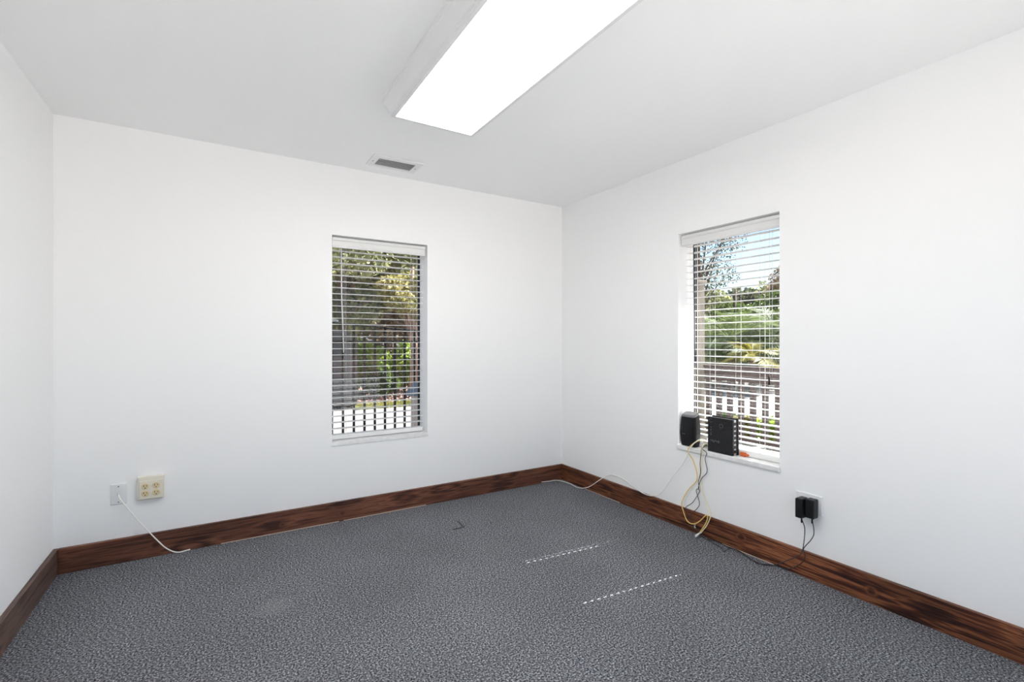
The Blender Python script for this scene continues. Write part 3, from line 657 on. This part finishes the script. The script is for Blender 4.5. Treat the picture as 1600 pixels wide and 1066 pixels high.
# ---- view from the back wall window: iron fence, dumpster, shed, trees, bushes, bollard
FY = 2.0
fe = thing('iron_fence', 'black iron picket fence outside the back wall window', 'fence', (-0.9, FY, GZ))
sp = 0.116; x0f = ony0 = -1.700
src = None
topz = lambda x: 1.438 if x < -1.55 else 1.438 - 0.087 * min(1.0, (x + 1.55) / 1.0)
for k in range(-6, 19):
    x = x0f + sp * k; zt = topz(x)
    bm = bmesh.new(); box(bm, x - 0.011, x + 0.011, FY - 0.011, FY + 0.011, GZ + 0.06, zt + 0.01); obj('picket', bm, 'iron', fe)
def railbar(za, zb, x_a, x_b, h=0.012):
    bm = bmesh.new(); tube(bm, [(x_a, FY, za), (x_b, FY, zb)], h, 4); obj('rail', bm, 'iron', fe)
railbar(1.438, 1.438, -2.45, -1.53); railbar(1.438, 1.351, -1.55, -0.55); railbar(1.351, 1.351, -0.55, 0.40)
railbar(1.232, 1.232, -2.45, 0.40, 0.009); railbar(GZ + 0.16, GZ + 0.16, -2.45, 0.40, 0.012)
for x in (-2.46, 0.40): obj('post', B(x - 0.03, x + 0.03, FY - 0.03, FY + 0.03, GZ, 1.50), 'iron', fe)

du = thing('dumpster', 'dark grey metal waste container standing behind the iron fence', 'dumpster', (-0.95, 7.2, GZ))
bm = bmesh.new(); box(bm, -1.75, -0.315, 6.6, 7.6, GZ + 0.08, 1.40, bevel=0.01); obj('body', bm, 'dumpster', du)
bm = bmesh.new(); prism(bm, [(-1.80, 1.40), (-1.80, 1.62), (-1.2, 1.60), (-0.31, 1.40)], 1, 6.58, 7.62); obj('lid', bm, 'dumpster', du)
for i in range(5): obj('rib', B(-1.70 + i * 0.32, -1.66 + i * 0.32, 6.565, 6.60, GZ + 0.12, 1.36), 'dumpster', du)
obj('side_panel', B(-0.315, -0.16, 6.75, 7.5, GZ + 0.08, 1.38), 'dumpster_side', du)
for x in (-1.6, -0.5): obj('foot', B(x - 0.06, x + 0.06, 6.7, 7.5, GZ - 0.01, GZ + 0.09), 'iron', du)
sh = thing('shed', 'pale small shed partly hidden behind the dark waste container', 'shed', (-2.0, 10.5, GZ))
obj('wall', B(-4.5, -0.10, 9.6, 12, GZ, 1.75), 'pale', sh)
bm = bmesh.new(); prism(bm, [(-4.7, 1.72), (0.02, 1.72), (0.02, 1.78), (-2.3, 2.55), (-4.7, 1.78)], 1, 9.45, 12.15); obj('roof', bm, 'roofp', sh)
ho = thing('far_house', 'far pale house glimpsed behind the bushes through the back window', 'house', (9, 26, GZ))
obj('wall', B(5.0, 13.0, 24, 30, GZ, 2.0), 'pale', ho)
bm = bmesh.new(); prism(bm, [(4.6, 1.95), (13.4, 1.95), (13.4, 2.05), (9.0, 3.6), (4.6, 2.05)], 1, 23.6, 30.4); obj('roof', bm, 'roofp', ho)

bo = thing('bollard', 'beige post with blue grey cone cap beside the iron fence', 'bollard', (-0.90, 1.2, GZ))
bm = bmesh.new(); lathe(bm, [(0.075, GZ), (0.075, GZ + 0.02), (0.062, GZ + 0.03), (0.060, 0.70)], -0.915, 1.2, 20); obj('body', bm, 'bollard', bo, smooth=False)
bm = bmesh.new(); lathe(bm, [(0.112, 0.690), (0.114, 0.705), (0.075, 0.765), (0.030, 0.815), (0.012, 0.830)], -0.915, 1.2, 24); obj('cap', bm, 'bcap', bo)

tree('big olive green tree filling the top of the back window view', (0.3, 10.5), 5.6, 3.0, (2.9, 5.2), 26000, 'leaf_olive', 0.11, 'bark', 3, 0.16, 14)
tree('brownish green tree beyond the fence right of the big olive tree', (3.3, 13.5), 6.0, 3.3, (2.6, 5.8), 22000, 'leaf_olive', 0.12, 'bark', 5, 0.18, 12)
tree('yellow green leaved small tree with pinkish trunk by the right side of the fence view', (1.50, 8.0), 3.4, 0.95, (1.5, 2.75), 4200, 'leaf_yel', 0.085, 'bark_red', 7, 0.13, 9)
tree('dense dark tree far behind the shed roof', (-1.0, 16), 7.0, 3.6, (2.8, 6.5), 16000, 'leaf_dark', 0.14, 'bark', 8, 0.2, 11)
tree('far brown leaved tree behind the lime bushes', (1.9, 17), 6.0, 3.2, (2.0, 5.0), 14000, 'leaf_brown', 0.14, 'bark', 9, 0.2, 11)
tree('far olive tree behind the pinkish trunk', (6.5, 19), 7.0, 3.8, (2.2, 6.5), 16000, 'leaf_olive', 0.15, 'bark', 10, 0.2, 12)
for i, (c, r, h, lf, lb) in enumerate((((0.35, 9.0), 0.55, 1.45, 'leaf_lime', 'tall lime green bush just right of the dark waste container'),
                                       ((0.95, 9.4), 0.55, 1.25, 'leaf_lime', 'lime green bush in the middle of the fence view'),
                                       ((1.30, 9.9), 0.45, 1.75, 'leaf_brown', 'brown leaved bush in front of the far pale house'),
                                       ((0.75, 8.4), 0.40, 0.65, 'leaf_mid', 'low mid green bush at the edge of the leaf litter'),
                                       ((1.85, 9.2), 0.50, 1.3, 'leaf_lime', 'lime bush right of the pinkish tree trunk'),
                                       ((1.15, 8.5), 0.35, 0.5, 'leaf_mid', 'smallest green bush beside the pinkish tree trunk'))):
    bush(lb, c, r, h, 2600, lf, 0.07, 20 + i, 'bushes beyond the iron fence')
rng = np.random.default_rng(2)
P = np.column_stack([rng.uniform(-3, 6, 9000), rng.uniform(6.9, 11, 9000), rng.uniform(GZ - 0.02, GZ + 0.03, 9000)])
tag(quads('leaf_litter', P, 0.055, 'mulch', rng), 'dry pinkish brown leaf litter beyond the concrete walk', 'leaves', kind='stuff')
P = np.column_stack([rng.uniform(-0.25, 4.4, 12000), rng.uniform(6.36, 7.1, 12000), rng.uniform(GZ, GZ + 0.03, 12000)])
tag(quads('grass', P, 0.022, 'grass', rng, up=2.5, long=3.5), 'yellow green grass edging the concrete walk', 'grass', kind='stuff')

# ---- view from the right wall window: porch railing, post, palms, trees
RX = 2.70
rl = thing('porch_railing', 'brown wooden porch railing with wide top board outside the right window', 'railing', (RX, 0.0, -0.04))
obj('top_board', B(RX - 0.03, RX + 0.03, -3.0, 2.0, 0.748, 0.905, bevel=0.006), 'rail', rl)
obj('cap_rail', B(RX - 0.06, RX + 0.06, -3.0, 2.0, 0.905, 0.935, bevel=0.005), 'rail', rl)
obj('bottom_rail', B(RX - 0.03, RX + 0.03, -3.0, 2.0, 0.02, 0.10, bevel=0.005), 'rail', rl)
src = None
for k in range(34):
    y = -2.95 + k * 0.148
    if src is None: src = obj('baluster', B(RX - 0.025, RX + 0.025, y - 0.026, y + 0.026, 0.09, 0.76), 'rail', rl)
    else: copy_child(src, rl, (0, k * 0.148, 0))
ps = thing('porch_post', 'beige square porch post standing beside the brown railing', 'post', (2.60, 0.57, -0.04))
obj('shaft', B(2.53, 2.67, 0.490, 0.640, -0.04, 1.97, bevel=0.008), 'post', ps)
obj('cap', B(2.51, 2.69, 0.470, 0.660, 1.97, 2.01, bevel=0.006), 'post', ps)
obj('base', B(2.51, 2.69, 0.470, 0.660, -0.04, 0.10, bevel=0.006), 'post', ps)

def palm(label, base, trunk_h, n, length, lean, seed, leaf, group='palms beyond the porch'):
    rnd = random.Random(seed); t = thing('palm', label, 'palm', (base[0], base[1], GZ), group)
    x, y = base; top = Vector((x + lean[0], y + lean[1], GZ + trunk_h))
    bm = bmesh.new(); pts = smooth_path([(x, y, GZ - 0.05), ((x + top.x) / 2, (y + top.y) / 2, GZ + trunk_h * 0.5), top], 6)
    tube(bm, pts, [0.085 - 0.002 * k + (0.010 if k % 2 else 0) for k in range(len(pts))], 10); obj('trunk', bm, 'bark', t)
    for i in range(n):
        az = 2 * math.pi * i / n * 1.0 + rnd.uniform(-.25, .25); el = rnd.uniform(-0.1, 1.3); ln = length * rnd.uniform(0.8, 1.1)
        d = Vector((math.cos(az) * math.cos(el), math.sin(az) * math.cos(el), math.sin(el)))
        sp_ = [top + d * ln * s + Vector((0, 0, -0.55 * ln * s * s)) for s in [k / 16 for k in range(17)]]
        bm = bmesh.new(); tube(bm, sp_, [0.018 * (1 - k / 18) + 0.002 for k in range(17)], 5)
        side = d.cross(Vector((0, 0, 1))).normalized()
        for s in range(8, 64):
            f = s / 64 * 16; k = min(int(f), 15); p = sp_[k].lerp(sp_[k + 1], f - k); tan = (sp_[k + 1] - sp_[k]).normalized()
            ll = length * 0.30 * math.sin(math.pi * (0.12 + 0.86 * s / 64)) * rnd.uniform(0.85, 1.1)
            for sg in (-1, 1):
                dr = (side * sg + tan * 0.75 + Vector((0, 0, -0.25 + rnd.uniform(-.2, .2)))).normalized()
                wd = tan * 0.012
                v = [bm.verts.new(q) for q in (p - wd * 0.6, p + dr * ll * 0.45 - wd + Vector((0, 0, 0.01)), p + dr * ll, p + dr * ll * 0.45 + wd, p + wd * 0.6)]
                bm.faces.new(v)
        me = bpy.data.meshes.new('frond'); bmesh.ops.translate(bm, vec=-Vector(t.location), verts=bm.verts[:]); bm.to_mesh(me); bm.free(); me.materials.append(M[leaf])
        o = bpy.data.objects.new('frond', me); C.objects.link(o); o.parent = t
    return t
palm('feathery green palm in the middle of the right window view', (10.7, 5.45), 1.3, 22, 2.3, (0.1, 0.1), 1, 'palm')
palm('taller green palm at the right of the porch view', (12.9, 5.45), 1.5, 24, 2.6, (0.0, -0.1), 2, 'palm')
palm('low yellow green palm behind the railing', (9.6, 4.15), 0.95, 14, 1.2, (0.0, 0.0), 3, 'palm_yel')
palm('far green palm left of the feathery one', (13.2, 8.0), 1.4, 22, 2.3, (0.1, 0.0), 4, 'palm')

tree('tall thin branched tree against the blue sky in the right window', (15.6, 10.3), 7.2, 1.9, (3.4, 6.6), 6000, 'leaf_dark', 0.062, 'bark', 30, 0.13, 15)
tree('brown green tree at the right edge of the porch view', (20.8, 8.4), 4.8, 1.7, (2.7, 4.4), 12000, 'leaf_brown', 0.085, 'bark', 31, 0.18, 12)
tree('mid green tree behind the palms', (16.4, 9.1), 3.8, 2.2, (0.5, 2.7), 13000, 'leaf_mid', 0.12, 'bark', 32, 0.16, 14)
tree('mid green tree behind the taller palm', (17.4, 6.8), 3.8, 2.1, (0.5, 2.8), 13000, 'leaf_mid', 0.12, 'bark', 33, 0.16, 14)
tree('dark green tree left of the porch post view', (16.2, 12.4), 4.2, 2.3, (0.8, 3.0), 12000, 'leaf_olive', 0.12, 'bark', 34, 0.16, 12)
tree('far dark tree on the horizon between the palms', (25, 13.5), 4.6, 3.4, (1.4, 3.3), 12000, 'leaf_dark', 0.2, 'bark', 35, 0.25, 12)
tree('far dark tree at the left on the horizon of the porch view', (24, 17.5), 5.0, 3.4, (1.6, 3.6), 12000, 'leaf_dark', 0.2, 'bark', 36, 0.25, 12)
tree('far olive tree at the right on the horizon of the porch view', (26, 10.5), 4.6, 3.4, (1.4, 3.2), 12000, 'leaf_olive', 0.2, 'bark', 37, 0.25, 12)
for i, (c, r, h, lf, lb) in enumerate((((3.35, 0.05), 0.26, 0.40, 'leaf_lime', 'lime plant behind the railing, nearest the right edge of the window'),
                                       ((3.45, 0.42), 0.22, 0.34, 'leaf_yel', 'yellow green plant behind the middle balusters'),
                                       ((3.50, 0.85), 0.22, 0.34, 'leaf_mid', 'green plant behind the railing beside the beige post'),
                                       ((3.40, -0.40), 0.26, 0.38, 'leaf_mid', 'green plant behind the railing at the far right'))):
    bush(lb, c, r, h, 900, lf, 0.06, 50 + i, 'plants behind the porch railing')
